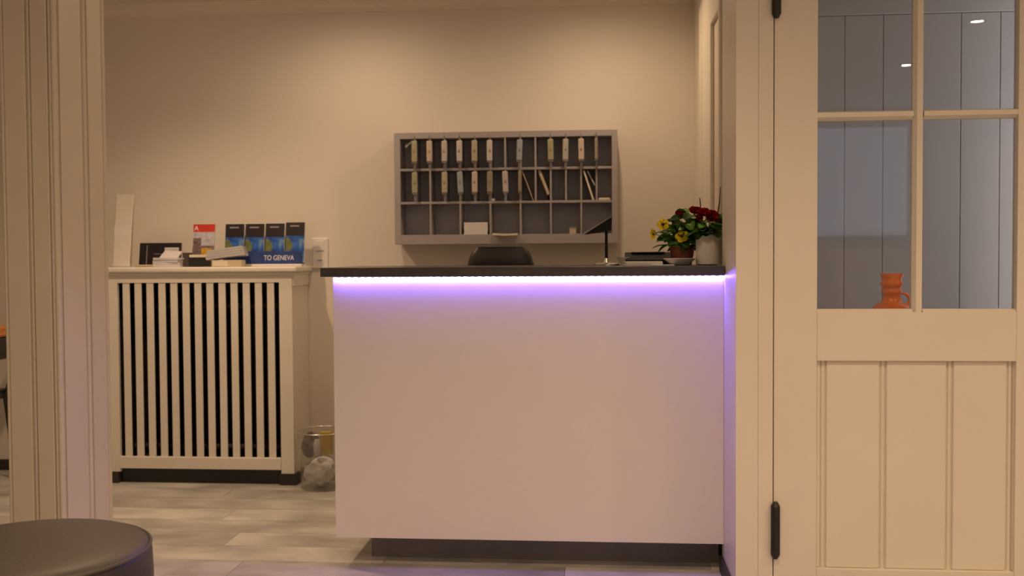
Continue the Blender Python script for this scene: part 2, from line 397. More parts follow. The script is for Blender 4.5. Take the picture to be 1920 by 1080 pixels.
# daylight from the entrance window behind the viewer
wn = struct(box('window_1', (1.0, 2.9, Y0+.001, Y0+.02, 1.28, 2.36), 'window_sky'), 'entrance window behind the viewer')
for c in ((.94, 1.0, 1.22, 2.42), (2.9, 2.96, 1.22, 2.42), (1.0, 2.9, 1.22, 1.28), (1.0, 2.9, 2.36, 2.42)): box('window_frame', (c[0], c[1], Y0+.001, Y0+.05, c[2], c[3]), 'cream_paint', wn, .003)
ld = bpy.data.lights.new('daylight', 'AREA'); ld.shape = 'RECTANGLE'; ld.size = 1.8; ld.size_y = 1.0; ld.energy = DAY_W; ld.color = COOL
lo = bpy.data.objects.new('daylight', ld); COL.objects.link(lo); lo.location = (1.95, Y0+.06, 1.82); lo.rotation_euler = Vector((0, 1, 0)).to_track_quat('-Z', 'Z').to_euler()

# ------------------------------------------------------------------ reception counter
ct = thing('reception_counter', 'white reception counter with dark top and purple light strip under its edge', 'counter', (-.27, 3.9, 0))
t = bmesh.new(); bx(t, -1.010, XJ-.002, 3.62, YB, 1.078, 1.111, .0015); bx(t, -1.010, XN-.018, YB, 4.22, 1.078, 1.111, .0015); o = obj('countertop', t, 'counter_slate', ct); o['label'] = 'dark slate-grey countertop'
box('front_panel', (-.976, XJ-.0004, 3.668, 3.692, .108, 1.0765), 'white_lacquer', ct, .0015)
box('plinth', (-.872, XJ-.003, 3.80, 4.12, .001, .130), 'plinth_grey', ct, .002)
box('side_panel', (-.976, -.952, 3.693, 4.16, .108, 1.0765), 'white_lacquer', ct, .0015)
box('side_panel', (XJ-.04, XJ-.016, YB+.002, 4.16, .108, 1.0765), 'white_lacquer', ct, .0015)
box('bottom_shelf', (-.951, XJ-.041, 3.693, 4.16, .131, .155), 'white_lacquer', ct); box('desk_shelf', (-.951, XJ-.041, 3.693, 4.16, .72, .74), 'white_lacquer', ct)
strip = box('led_strip', (-.972, XJ-.004, 3.655, 3.667, 1.0745, 1.0778), 'switch_white', ct)
dme = mesh('diode', bx(bmesh.new(), -.0055, .0055, -.003, .003, -.0022, 0), 'led_lens')
nd = 56
for i in range(nd): piece('diode', dme, strip, (-.965+(XJ-.012+.965)*i/(nd-1), 3.6605, 1.0744))

# ------------------------------------------------------------------ radiator cover and radiator
RY = 4.97; RX0, RX1 = -2.505, -1.532
rc = thing('radiator_cover', 'cream slatted radiator cover with a shelf top against the back wall', 'radiator cover', ((RX0+RX1)/2, 5.1, 0))
b = bmesh.new(); bx(b, RX0-.02, RX1+.028, RY-.022, YW-.001, 1.077, 1.104, .006, 3); obj('shelf_top', b, 'cover_paint', rc, smooth=A30)
box('shelf_moulding', (RX0-.008, RX1+.014, RY-.010, YW-.001, 1.062, 1.077), 'cover_paint', rc, .003)
SX0, pitch = -2.4425, .06285
box('stile', (RX0, SX0, RY, RY+.022, .058, 1.062), 'cover_paint', rc, .001)
SXE = SX0+13*pitch+.0265
box('stile', (SXE, RX1, RY, RY+.022, .058, 1.062), 'cover_paint', rc, .001)
box('top_rail', (SX0, SXE, RY, RY+.022, 1.025, 1.062), 'cover_paint', rc)
box('bottom_rail', (SX0, SXE, RY-.006, RY+.022, .077, .137), 'cover_paint', rc, .002)
sme = mesh('slat', bx(bmesh.new(), 0, pitch-.0265, 0, .008, 0, .888, .0012, 1), 'cover_paint')
for i in range(13): piece('slat', sme, rc, (SX0+.0265+i*pitch, RY+.003, .137))
box('side_panel', (RX1-.018, RX1, RY+.022, YW-.001, .058, 1.062), 'cover_paint', rc)
box('side_panel', (RX0, RX0+.018, RY+.022, YW-.001, .058, 1.062), 'cover_paint', rc)
box('side_rail', (RX1, RX1+.007, RY+.005, YW-.001, 1.005, 1.062), 'cover_paint', rc, .002)
box('foot', (RX1-.075, RX1+.010, RY-.006, RY+.03, 0, .058), 'dark_base', rc, .002); box('foot', (RX1-.012, RX1+.010, RY+.03, YW-.015, 0, .058), 'dark_base', rc, .002)
box('foot', (RX0-.01, RX0+.055, RY-.006, RY+.03, 0, .058), 'dark_base', rc, .002)
box('toe_board', (RX0+.056, RX1-.076, RY+.024, RY+.034, 0, .076), 'black_plastic', rc)
box('shade_liner', (RX0+.0185, RX0+.03, RY+.023, YW-.021, .077, 1.06), 'dark_base', rc)  # dark sheet added so the left slots look shaded inside
box('shade_liner', (RX0+.019, RX1-.019, YW-.02, YW-.002, .0, 1.06), 'dark_base', rc)  # dark back sheet, its colour standing in for shade within the cover
rd = thing('radiator', 'dark column radiator glimpsed between the cover slats', 'radiator', (-2.0, 5.12, 0))
rme = mesh('column', bx(bmesh.new(), -.02, .02, -.035, .035, .10, .98, .014, 2), 'rad_brown')
for i in range(13): piece('column', rme, rd, (-2.40+i*.064, 5.14, 0))
for z in (.16, .9): b = bmesh.new(); cyl(b, (-2.44, 5.14, z), (-1.6, 5.14, z), .016); obj('pipe', b, 'rad_brown', rd)
for xx in (-2.36, -1.70): box('foot', (xx-.012, xx+.012, 5.11, 5.17, 0, .12), 'rad_brown', rd)

# switch and socket plate
sp = thing('wall_switch', 'white light switch and socket plate on the wall beside the radiator cover', 'switch', (-1.46, YW, 1.17))
box('plate', (-1.503, -1.419, YW-.010, YW-.0005, 1.092, 1.250), 'switch_white', sp, .003)
box('rocker', (-1.484, -1.438, YW-.014, YW-.009, 1.184, 1.238), 'switch_white', sp, .002)
b = bmesh.new(); cyl(b, (-1.461, YW-.0115, 1.133), (-1.461, YW-.009, 1.133), .024, n=24); o = obj('socket', b, 'switch_white', sp)
for dx in (-.008, 0, .008): b = bmesh.new(); cyl(b, (-1.461+dx, YW-.0125, 1.133), (-1.461+dx, YW-.0117, 1.133), .003, n=8); k = obj('socket_hole', b, 'socket_dark', sp)

# ------------------------------------------------------------------ things on the radiator cover
ZS = 1.1045
def leaning(root, name, x0, x1, h, th, yb, lean, m, bev=.001):
    """a sheet standing on the shelf, its foot at yb, top leaning back by lean radians"""
    M = Matrix.Translation((0, yb, ZS)) @ Matrix.Rotation(-lean, 4, 'X')
    return obj(name, bx(bmesh.new(), x0, x1, 0, th, .0005, h, bev, 1, M), m, root), M
t = thing('white_board', 'blank white board leaning on the wall at the left end of the radiator shelf', 'board', (-2.48, 5.17, ZS))
_, M = leaning(t, 'sheet', -2.545, -2.452, .39, .006, 5.13, .16, 'wall_paint', .002)
obj('shadow_band', bx(bmesh.new(), -2.545, -2.4525, -.0006, .0002, .165, .225, 0, 1, M), 'switch_white', t)  # greyish shadow band on the board, put in as a coloured strip
obj('holder_foot', bx(bmesh.new(), -2.545, -2.445, -.012, -.001, .0005, .016, .003, 2, Matrix.Translation((0, 5.13, ZS))), 'switch_white', t)
t = thing('black_folder', 'black landscape folder standing upright with a thin pale stripe', 'folder', (-2.30, 5.16, ZS))
_, M = leaning(t, 'cover', -2.412, -2.186, .128, .012, 5.15, .16, 'brochure_black', .002)
obj('stripe', bx(bmesh.new(), -2.372, -2.368, -.0006, .0002, .012, .115, 0, 1, M), 'text_grey', t)
obj('emblem', bx(bmesh.new(), -2.33, -2.27, -.0006, .0002, .066, .071, 0, 1, M), 'dull_metal', t)
obj('ledge', bx(bmesh.new(), -2.41, -2.19, 5.105, 5.145, ZS+.0002, ZS+.012, .002), 'paper_tan', t)
def stack(name, label, cat, x, y, w, d, n, m, h=.012, rot=0, dr=6, z=ZS):
    t = thing(name, label, cat, (x, y, z))
    zz = z+.0003
    for i in range(n):
        M = Matrix.Translation((x+random.uniform(-.005, .005), y+random.uniform(-.004, .004), zz)) @ Matrix.Rotation(math.radians(rot+random.uniform(-dr, dr)), 4, 'Z')
        obj('sheet', bx(bmesh.new(), -w/2, w/2, -d/2, d/2, 0, h-.0006, .0008, 1, M), m, t); zz += h
    return t, zz
t, zz = stack('leaflet_pile', 'untidy pile of grey folded leaflets in front of the black folder', 'leaflets', -2.195, 5.035, .135, .07, 4, 'bag_grey', .012, 4, 9)
M = Matrix.Translation((-2.19, 5.04, zz+.002)) @ Matrix.Rotation(math.radians(34), 4, 'X') @ Matrix.Rotation(math.radians(-6), 4, 'Z')
obj('tilted_sheet', bx(bmesh.new(), -.052, .045, -.03, .05, .0, .006, .001, 1, M), 'bag_grey', t)
box('upright_sheet', (-2.24, -2.165, 5.085, 5.091, ZS+.0003, ZS+.10), 'bag_grey', t, .001)
box('dark_leaflet_box', (-2.135, -2.095, 5.06, 5.10, ZS+.0003, ZS+.073), 'trash_dark', None, .002)
tag(bpy.data.objects['dark_leaflet_box'], 'small dark box between the grey leaflets and the red magazine', 'box')
# red magazine on its stand
t = thing('magazine_stand', 'low black stand under the red-topped magazine', 'stand', (-2.02, 5.08, ZS))
obj('block', bx(bmesh.new(), -2.090, -1.985, 5.03, 5.10, ZS+.0003, ZS+.048, .002), 'black_plastic', t)
obj('lip', bx(bmesh.new(), -2.085, -1.995, 5.028, 5.036, ZS+.0485, ZS+.062, .001), 'paper_cream', t)
t = thing('magazine', 'magazine with a red masthead and street picture on the low black stand', 'magazine', (-2.02, 5.08, ZS+.05))
M = Matrix.Translation((0, 5.06, ZS+.049)) @ Matrix.Rotation(-.16, 4, 'X')
mx0, mx1 = -2.083, -1.968
obj('pages', bx(bmesh.new(), mx0, mx1, 0, .008, 0, .172, .0008, 1, M), 'paper_white', t)
obj('masthead', bx(bmesh.new(), mx0, mx1, -.0008, .0001, .132, .172, 0, 1, M), 'brochure_red', t)
obj('picture', bx(bmesh.new(), mx0, mx1, -.0008, .0001, .06, .131, 0, 1, M), 'picture_sky', t)
obj('picture', bx(bmesh.new(), mx0, mx1, -.0008, .0001, .002, .06, 0, 1, M), 'picture_street', t)
obj('picture', bx(bmesh.new(), mx0+.003, mx0+.045, -.0012, -.0007, .03, .10, 0, 1, M), 'picture_street', t)
obj('picture', bx(bmesh.new(), mx0+.048, mx1-.012, -.0012, -.0007, .004, .048, 0, 1, M), 'picture_yellow', t)
def text(name, s, size, m, parent, M, ext=.0003):
    c = bpy.data.curves.new('t', 'FONT'); c.body = s; c.size = size; c.extrude = ext; c.align_x = 'LEFT'
    o = bpy.data.objects.new('t', c); COL.objects.link(o); dg = bpy.context.evaluated_depsgraph_get(); dg.update()
    me = bpy.data.meshes.new_from_object(o.evaluated_get(dg)); bpy.data.objects.remove(o)
    me.transform(M @ Matrix.Rotation(PI/2, 4, 'X')); me.transform(Matrix.Translation(-WO[parent.name]))
    me.materials.clear(); me.materials.append(MATS[m]); me.name = name
    o = bpy.data.objects.new(name, me); COL.objects.link(o); o.parent = parent; WO[o.name] = WO[parent.name]; return o
text('lettering', 'A', .034, 'text_white', t, M @ Matrix.Translation((mx0+.005, -.0012, .14)))
# four leaflets in a blue display
st = thing('brochure_display', 'blue leaflet display lettered TO GENEVA at the right end of the radiator shelf', 'display', (-1.71, 5.12, ZS))
LX = [-1.923+.1065*i for i in range(4)]
box('base', (-1.930, -1.512, 5.075, 5.16, ZS+.0003, ZS+.012), 'paper_white', st, .002)
M0 = Matrix.Translation((0, 5.078, ZS+.012)) @ Matrix.Rotation(-.14, 4, 'X')
obj('front_strip', bx(bmesh.new(), -1.928, -1.514, 0, .004, 0, .066, .0008, 1, M0), 'brochure_navy', st)
obj('back', bx(bmesh.new(), -1.926, -1.512, .036, .040, 0, .15, .0008, 1, M0), 'brochure_navy', st)
tx = text('lettering', 'TO GENEVA', .036, 'text_white', st, M0 @ Matrix.Translation((-1.712, -.0008, .020)) @ Matrix.Diagonal((.80, 1, 1, 1)))
order = ('leftmost', 'second from left', 'third from left', 'rightmost')
for i, x0 in enumerate(LX):
    up = (0, 0, .001, .006)[i]
    t = thing('brochure', 'leaflet with black top and blue lake picture, %s in the blue display' % order[i], 'leaflet', (x0+.05, 5.10, ZS+.012), 'leaflets in the blue display')
    M = Matrix.Translation((0, 5.088, ZS+.0135+up)) @ Matrix.Rotation(-.14, 4, 'X'); a, b_ = x0, x0+.0985
    obj('pages', bx(bmesh.new(), a, b_, 0, .016, 0, .208, .0008, 1, M), 'paper_white', t)
    obj('picture', bx(bmesh.new(), a, b_, -.0008, .0001, .0, .138, 0, 1, M), 'picture_blue', t)
    obj('title_band', bx(bmesh.new(), a, b_, -.0009, .0001, .138, .208, 0, 1, M), 'brochure_black', t)
    obj('title', bx(bmesh.new(), a+.022, a+.070, -.0013, -.0008, .186, .193, 0, 1, M), 'text_grey', t)
    bm = bmesh.new(); prism(bm, [(a+.0, .062), (a+.035, .066), (a+.040, .09), (a+.022, .124), (a+.004, .130), (a, .12)], -.0014, -.0008); bmesh.ops.transform(bm, matrix=M, verts=bm.verts[:])
    obj('picture_shore', bm, 'picture_green', t)
# grey leaflets on a tan box
t = thing('card_box', 'tan open card box under the sloping grey leaflets', 'box', (-1.87, 5.0, ZS))
box('box_body', (-1.952, -1.795, 4.985, 5.045, ZS+.0003, ZS+.034), 'paper_tan', t, .0015)
box('box_label', (-1.945, -1.868, 4.9838, 4.9852, ZS+.003, ZS+.031), 'paper_cream', t)
t = thing('leaflet_bundle', 'sloping bundle of grey leaflets resting on the tan card box', 'leaflets', (-1.87, 5.01, ZS+.035))
M = Matrix.Translation((-1.985, 4.995, ZS+.035)) @ Matrix.Rotation(math.radians(-7), 4, 'Y') @ Matrix.Rotation(math.radians(-6), 4, 'X')
for i in range(4): obj('sheet', bx(bmesh.new(), .002*i, .206-.003*i, .002*i, .055, i*.0125, i*.0125+.0118, .001, 1, M), 'paper_grey', t)

# ------------------------------------------------------------------ key rack on the wall
KY = 5.10; KX0, KX1, KZ0, KZ1 = -1.032, .097, 1.212, 1.778
IX0, IX1, IZ0, IZ1 = -1.001, .069, 1.260, 1.747
kr = thing('key_rack', 'grey wooden key rack with pigeonholes on the wall above the chair', 'key rack', (-.467, 5.2, KZ0))
box('back_board', (KX0+.004, KX1-.004, YW-.012, YW-.001, KZ0+.004, KZ1-.004), 'rack_back', kr)
for c in ((KX0, IX0, KZ0, KZ1), (IX1, KX1, KZ0, KZ1)): box('side_board', (c[0], c[1], KY, YW-.012, c[2], c[3]), 'rack_grey', kr, .0015)
box('top_board', (IX0, IX1, KY, YW-.012, IZ1, KZ1), 'rack_grey', kr, .001); box('bottom_board', (IX0, IX1, KY, YW-.012, KZ0, IZ0), 'rack_grey', kr, .001)
Z1, Z2 = 1.590, 1.422
for z in (Z1, Z2): box('shelf', (IX0, IX1, KY+.002, YW-.012, z-.006, z+.006), 'rack_grey', kr, .001)
cw = (IX1-IX0)/14
for (za, zb, cols) in ((Z1+.006, IZ1, range(1, 14)), (Z2+.006, Z1-.006, range(1, 14)), (IZ0, Z2-.006, range(2, 14, 2))):
    thin = .0045
    dm = mesh('divider', bx(bmesh.new(), -thin, thin, 0, YW-.0125-KY-.003, 0, zb-za, .001, 1), 'rack_grey')
    for i in cols: piece('divider', dm, kr, (IX0+i*cw, KY+.003, za))
hb = tube(bmesh.new(), [(0, .002, 0), (0, -.012, 0), (0, -.020, .003), (0, -.020, .010)], .0016, 6); hme = mesh('hook', hb, 'dull_metal')
tagb = bmesh.new(); bx(tagb, -.0135, .0135, -.0065, .0065, -.108, -.008, .005, 3); TAG = {}
def tag_parts(col):
    if col not in TAG:
        b = bmesh.new(); bx(b, -.0145, .0145, -.007, .007, -.112, -.006, .0055, 3)
        TAG[col] = mesh('body', b, 'tag_'+col)
    return TAG[col]
tagb.free()
capm = mesh('cap', bx(bx(bmesh.new(), -.0125, .0125, -.0075, .0075, -.120, -.112, .0015, 1), -.0045, .0045, -.003, .003, -.150, -.120, .001), 'dull_metal')
ringm = mesh('ring', tube(bmesh.new(), [(0.0, .009*math.cos(a), .004+.010*math.sin(a)) for a in [2*PI*k/14 for k in range(14)]], .0013, 5, True), 'dull_metal')
markm = mesh('number_mark', bx(bx(bmesh.new(), -.005, .005, -.0078, -.0068, -.066, -.060), -.003, .004, -.0078, -.0068, -.058, -.054), 'tag_mark')
def key(col_i, row, col, label, edge=False, swing=0):
    x = IX0+col_i*cw; z = (IZ1 if row == 0 else Z1)+.004
    piece('hook', hme, kr, (x, KY, z+.002))
    loc = (x, KY-.016, z-.012)
    t = thing('key_tag', label, 'key', loc, 'room keys hanging on the key rack')
    rz = math.radians(78 if edge else random.uniform(-14, 14)); t.rotation_euler = (0, math.radians(swing), rz)
    for nm, me in (('body', tag_parts(col)), ('cap', capm), ('ring', ringm), ('number_mark', markm)):
        p = bpy.data.objects.new(nm, me); COL.objects.link(p); p.parent = t
    return t
k0 = key(1, 0, 'olive', 'olive key tag with a loose key sticking out, first of the top row')
b = bmesh.new(); bx(b, -.050, -.006, -.004, .004, -.004, .004, .002, 1, Matrix.Rotation(math.radians(-38), 4, 'Y')); bx(b, -.058, -.044, -.006, .006, -.007, .007, .003, 1, Matrix.Rotation(math.radians(-38), 4, 'Y'))
obj('loose_key', b, 'ochre_metal' if 'ochre_metal' in MATS else 'chrome', k0, local=True)
top = ((2, 'peach', 'peach key tag, second of the top row', 0), (3, 'rose', 'rosy grey key tag, third of the top row', 0), (4, 'pale', 'pale key tag, fourth of the top row', 0),
       (5, 'ochre', 'ochre key tag with a red mark, fifth of the top row', 0), (6, 'pale', 'pale key tag, sixth of the top row, left of an empty hook', 0),
       (8, 'blue', 'blue-grey key tag hanging alone in the middle of the top row', 2), (10, 'olive', 'olive key tag, fourth from the right of the top row', -1),
       (11, 'grey', 'grey-white key tag, third from the right of the top row', 1), (12, 'peach', 'peach key tag, second from the right of the top row', -1))
for i, c, l, s in top: key(i, 0, c, l, False, s)
key(13, 0, 'brown', 'key tag turned edge-on, last of the top row', True)
low = ((1, 'olive', 'olive key tag, first of the lower row', 0), (3, 'ochre', 'yellowish key tag, second of the lower row', 0), (4, 'blue', 'pale blue key tag, third of the lower row', -3),
       (5, 'peach', 'peach key tag, fourth of the lower row', 0), (6, 'brown', 'brown key tag, fifth of the lower row', 0), (7, 'rose', 'rosy key tag, sixth of the lower row', -2))
for i, c, l, s in low: key(i, 1, c, l, False, s)
key(8, 1, 'brown', 'brown key tag turned edge-on, last of the lower row', True)
# papers in the pigeonholes
def lean_card(name, label, x0, z0, x1, z1, th, m, y0=KY+.012, y1=KY+.105, cat='paper'):
    d = Vector((x1-x0, 0, z1-z0)); ang = math.atan2(d.x, d.z)
    M = Matrix.Translation((x0, 0, z0)) @ Matrix.Rotation(ang, 4, 'Y')
    o = obj(name, bx(bmesh.new(), -th/2, th/2, y0, y1, 0, d.length, .0006, 1, M), m); return tag(o, label, cat)
def cx(i): return IX0+i*cw
zf = Z2+.0065
lean_card('envelope', 'thin card leaning right in the lower row beside the last key', cx(8)+.064, zf+.001, cx(8)+.008, Z1-.010, .005, 'paper_tan')
lean_card('booklet', 'cream booklet leaning right in the ninth hole of the lower row', cx(10)-.011, zf+.030, cx(9)+.018, Z1-.010, .014, 'paper_tan', KY+.012, KY+.065)
lean_card('booklet', 'folded booklet standing against the right side of the ninth hole', cx(10)-.012, zf+.001, cx(10)-.034, zf+.095, .008, 'trash_dark', KY+.075, KY+.12)
lean_card('envelope', 'white envelope leaning right in the twelfth hole of the lower row', cx(13)-.016, zf+.001, cx(12)+.012, Z1-.012, .009, 'paper_cream')
lean_card('envelope', 'small white card leaning above the envelope in the twelfth hole', cx(13)-.008, zf+.075, cx(12)+.030, Z1-.012, .005, 'paper_white', KY+.03)
tag(box('note_slip', (cx(13)+.010, cx(14)-.008, KY+.006, KY+.09, zf, zf+.010), 'paper_cream', bev=.001), 'white slip lying flat in the last hole of the lower row', 'paper')
tag(box('paper_scrap', (cx(6)+.006, cx(6)+.022, KY+.004, KY+.03, zf, zf+.012), 'paper_white', bev=.002), 'tiny white scrap in the lower row under the brown key', 'paper')
t = thing('card_stack', 'stack of white cards in the bottom row of the key rack', 'cards', (cx(5), KY+.05, IZ0+.0005))
zz = IZ0+.0005
for i in range(6):
    box('card', (cx(4)+.016+random.uniform(0, .003), cx(6)-.014-random.uniform(0, .003), KY+.006, KY+.10, zz, zz+.0095), 'paper_white', t, .0008); zz += .0102
b = bmesh.new(); zq = IZ0+.001
vs = []
for (yy, z0_) in ((KY+.10, zq), (KY+.0, zq+.001), (KY-.022, zq-.002), (KY-.036, zq-.010)):
    vs.append([b.verts.new((cx(6)+.012, yy, z0_+.005)), b.verts.new((cx(7)+.0, yy, z0_+.0005)), b.verts.new((cx(8)-.012, yy, z0_+.004))])
for A, B in zip(vs, vs[1:]):
    for k in range(2): b.faces.new((A[k], A[k+1], B[k+1], B[k]))
bmesh.ops.solidify(b, geom=b.faces[:], thickness=.0012)
tag(obj('paper_sheet', b, 'paper_cream'), 'loose paper sheet curling over the rack edge above the chair', 'paper')
t = thing('small_box', 'tiny pale box in the bottom row of the rack, right of centre', 'box', (cx(11.3), KY+.04, IZ0))
box('carton', (cx(11)+.016, cx(11)+.050, KY+.02, KY+.06, IZ0+.0003, IZ0+.030), 'paper_tan', t, .001); box('flap', (cx(11)+.016, cx(11)+.050, KY+.018, KY+.06, IZ0+.0304, IZ0+.033), 'paper_grey', t)

# ------------------------------------------------------------------ office chair behind the counter
oc = thing('office_chair', 'black leather office chair behind the reception counter', 'chair', (-.425, 4.55, 0))
b = bmesh.new(); rings = []
prof = [(.48, .215), (.62, .225), (.80, .215), (.95, .19), (1.06, .160), (1.112, .1465), (1.150, .136), (1.178, .124), (1.190, .108)]
n = 20
for z, hw in prof:
    th = .05 if z < 1.17 else .030
    yb = 4.56-.10*((z-.45)/.75)**.8 - .06
    ring = []
    for k in range(n):
        a = 2*PI*k/n; ca, sa = math.cos(a), math.sin(a)
        sx = math.copysign(abs(ca)**.55, ca)*hw; sy = math.copysign(abs(sa)**.55, sa)*th
        ring.append(b.verts.new((-.425+sx, yb+sy-.05*(sx/.2)**2*0, z+(-.006 if abs(ca) > .9 and z > 1.17 else 0))))
    rings.append(ring)
for A, B in zip(rings, rings[1:]):
    for k in range(n): b.faces.new((A[k], A[(k+1) % n], B[(k+1) % n], B[k]))
b.faces.new(rings[-1]); b.faces.new(rings[0][::-1])
obj('backrest', b, 'black_leather', oc, smooth=math.radians(60))
box('seat', (-.66, -.19, 4.50, 4.95, .43, .52), 'black_leather', oc, .03)
b = bmesh.new(); cyl(b, (-.425, 4.72, .10), (-.425, 4.72, .43), .028); obj('gas_column', b, 'chrome', oc)
for k in range(5):
    a = 2*PI*k/5+.3; ex, ey = -.425+.27*math.cos(a), 4.72+.27*math.sin(a)
    b = tube(bmesh.new(), [(-.425, 4.72, .12), (ex, ey, .075)], [.026, .017], 8); lg = obj('leg', b, 'black_plastic', oc)
    b = bmesh.new(); cyl(b, (ex-.012, ey, .03), (ex+.012, ey, .03), .03, n=14); cyl(b, (ex, ey, .04), (ex, ey, .075), .008, n=8); obj('caster', b, 'black_plastic', lg)
for s in (-1, 1):
    b = tube(bmesh.new(), [(-.425+s*.235, 4.85, .47), (-.425+s*.27, 4.85, .60), (-.425+s*.27, 4.62, .66), (-.425+s*.235, 4.52, .62)], .016, 8); obj('armrest', b, 'black_plastic', oc)

# ------------------------------------------------------------------ things on the counter
ZC = 1.1115
t = thing('desk_lamp', 'slim black desk lamp with sloping shade on a round base on the counter', 'lamp', (.031, 3.9, ZC))
b = lathe(bmesh.new(), [(.049, 0.0003), (.049, .006), (.044, .009), (.012, .011), (.008, .022), (.006, .028)], 32, (.031, 3.9, ZC)); obj('base', b, 'chrome', t, smooth=A30)
b = bmesh.new(); cyl(b, (.031, 3.9, ZC+.026), (.031, 3.9, 1.262), .0058, .005, n=12); obj('pole', b, 'matte_black', t, smooth=A30)
b = prism(bmesh.new(), [(.053, 1.297), (.050, 1.246), (.020, 1.240), (-.052, 1.230)], 3.875, 3.925); obj('shade', b, 'matte_black', t)
b = prism(bmesh.new(), [(.0545, 1.2985), (.0560, 1.3010), (-.062, 1.2325), (-.058, 1.2290)], 3.872, 3.928); obj('shade_top', b, 'dull_metal', t)
# small white dish, papers, black box
t = thing('small_dish', 'small white dish beside the desk lamp base', 'dish', (.092, 3.96, ZC))
b = lathe(bmesh.new(), [(.012, .0003), (.013, .010), (.026, .026), (.0285, .032), (.026, .032), (.012, .014)], 24, (.097, 3.97, ZC)); obj('bowl', b, 'paper_white', t, smooth=A30)
t, _ = stack('paper_stack', 'short stack of white papers on the counter in front of the black box', 'papers', .165, 3.80, .135, .10, 3, 'paper_white', .0052, 2, 2, ZC)
t, _ = stack('note_pad', 'thin pink-white note sheets beside the white saucer', 'papers', .235, 3.73, .085, .06, 1, 'paper_white', .004, 0, 1, ZC)
t = thing('card_terminal', 'low black device behind the paper stack on the counter', 'device', (.20, 3.98, ZC))
obj('housing', prism(bmesh.new(), [(3.93, ZC+.0003), (4.06, ZC+.0003), (4.06, ZC+.046), (4.03, ZC+.050), (3.93, ZC+.020)], .105, .285, 'X'), 'matte_black', t); box('screen', (.13, .26, 4.0, 4.03, ZC+.0505, ZC+.052), 'socket_dark', t)
t = thing('saucer', 'white saucer-shaped bowl in front of the red flower pot', 'dish', (.300, 3.80, ZC))
b = lathe(bmesh.new(), [(.030, .0003), (.036, .003), (.052, .018), (.060, .025), (.0575, .026), (.034, .008)], 36, (.300, 3.79, ZC)); obj('dish_body', b, 'paper_white', t, smooth=A30)

leafb = bmesh.new()
def leafgrid(bm, L, W, cup):
    rows_ = []
    for i in range(7):
        t_ = i/6; wv = W*math.sin(PI*min(.95, .10+t_*.85))**.55; z = -cup*(t_**2)*L
        rows_.append([bm.verts.new((-wv/2, t_*L, z+.12*wv)), bm.verts.new((0, t_*L, z)), bm.verts.new((wv/2, t_*L, z+.12*wv))])
    for A, B in zip(rows_, rows_[1:]):
        for k in range(2): bm.faces.new((A[k], A[k+1], B[k+1], B[k]))
    bmesh.ops.solidify(bm, geom=bm.faces[:], thickness=.0007)
leafgrid(leafb, .042, .034, .5); LEAF = mesh('leaf', leafb, 'leaf_green', True)
petb = bmesh.new(); leafgrid(petb, .023, .025, .2); PETY = mesh('petal', petb, 'petal_yellow', True)
petb = bmesh.new(); leafgrid(petb, .022, .023, -.35); PETR = mesh('petal', petb, 'petal_red', True)
blm = bmesh.new(); bmesh.ops.create_icosphere(blm, subdivisions=2, radius=.0062); BLOT = mesh('blotch', blm, 'petal_dark', True)
def frame_to(d):
    return Vector(d).normalized().to_track_quat('Z', 'Y')
def flower(root, c, face, size, petal, npet, base, tiers=1, cup=.35, blot=True):
    """stem from base to c, petals round an axis facing `face`"""
    c = Vector(c); base = Vector(base); mid = (c+base)/2+Vector((0, 0, .012))
    st_ = obj('stem', tube(bmesh.new(), [base, mid, c-Vector(face).normalized()*.004], .0014, 6), 'stem_green', root)
    q = frame_to(face)
    for ti in range(tiers):
        sc = size*(1-.28*ti); el = cup+.38*ti
        for k in range(npet):
            a = 2*PI*k/npet+.5*ti+.3
            rot = (q.to_matrix() @ Matrix.Rotation(a, 3, 'Z') @ Matrix.Rotation(el, 3, 'X')).to_euler()
            piece('petal', petal, root, c+q @ Vector((0, 0, .002*ti)), rot, (sc, sc, sc))
    if blot: piece('blotch', BLOT, root, c+q @ Vector((0, 0, .002)), q.to_euler(), (size*1.15, size*1.0, .5))
def leaves(root, c, rad, n, zlo, zhi, smin=.8, smax=1.25, ymin=None):
    c = Vector(c)
    for i in range(n):
        a = random.uniform(0, 2*PI); rr = rad*math.sqrt(random.random()); z = random.uniform(zlo, zhi)
        pos = Vector((c.x+rr*math.cos(a), c.y+rr*math.sin(a), z)); s = random.uniform(smin, smax)
        e_ = Euler((random.uniform(-.2, .9), random.uniform(-.6, .6), a-PI/2+random.uniform(-.5, .5)))
        piece('leaf', LEAF, root, pos, e_, (s, s, s))
pp = Vector((.318, 3.90, ZC))
t = thing('potted_pansy', 'yellow pansies in a small red-brown pot on the counter', 'plant', pp)
b = lathe(bmesh.new(), [(.036, .0003), (.047, .062), (.049, .063), (.049, .070), (.044, .070), (.042, .058)], 32, pp); obj('pot', b, 'terracotta_red', t, smooth=A30)
b = bmesh.new(); cyl(b, pp+Vector((0, 0, .050)), pp+Vector((0, 0, .061)), .0425, n=24); obj('soil', b, 'soil', t)
leaves(t, (pp.x-.010, pp.y-.008, 0), .052, 60, ZC+.066, ZC+.13)
leaves(t, (pp.x+.012, pp.y+.01, 0), .038, 38, ZC+.10, ZC+.165)
base = pp+Vector((0, 0, .06))
flower(t, P(1243, 421, Y=3.85), (-.1, -1, .15), 1.0, PETY, 5, base)
flower(t, P(1226, 439, Y=3.85), (-.9, -.45, -.05), .95, PETY, 5, base)
flower(t, P(1278, 442, Y=3.825), (.05, -.9, -.35), 1.1, PETY, 5, base)
flower(t, P(1309, 423, Y=3.86), (.3, -.8, .5), .6, PETY, 5, base)
wp = Vector((.404, 3.825, ZC))
t = thing('potted_begonia', 'red-flowering plant in a tall white pot at the right end of the counter', 'plant', wp)
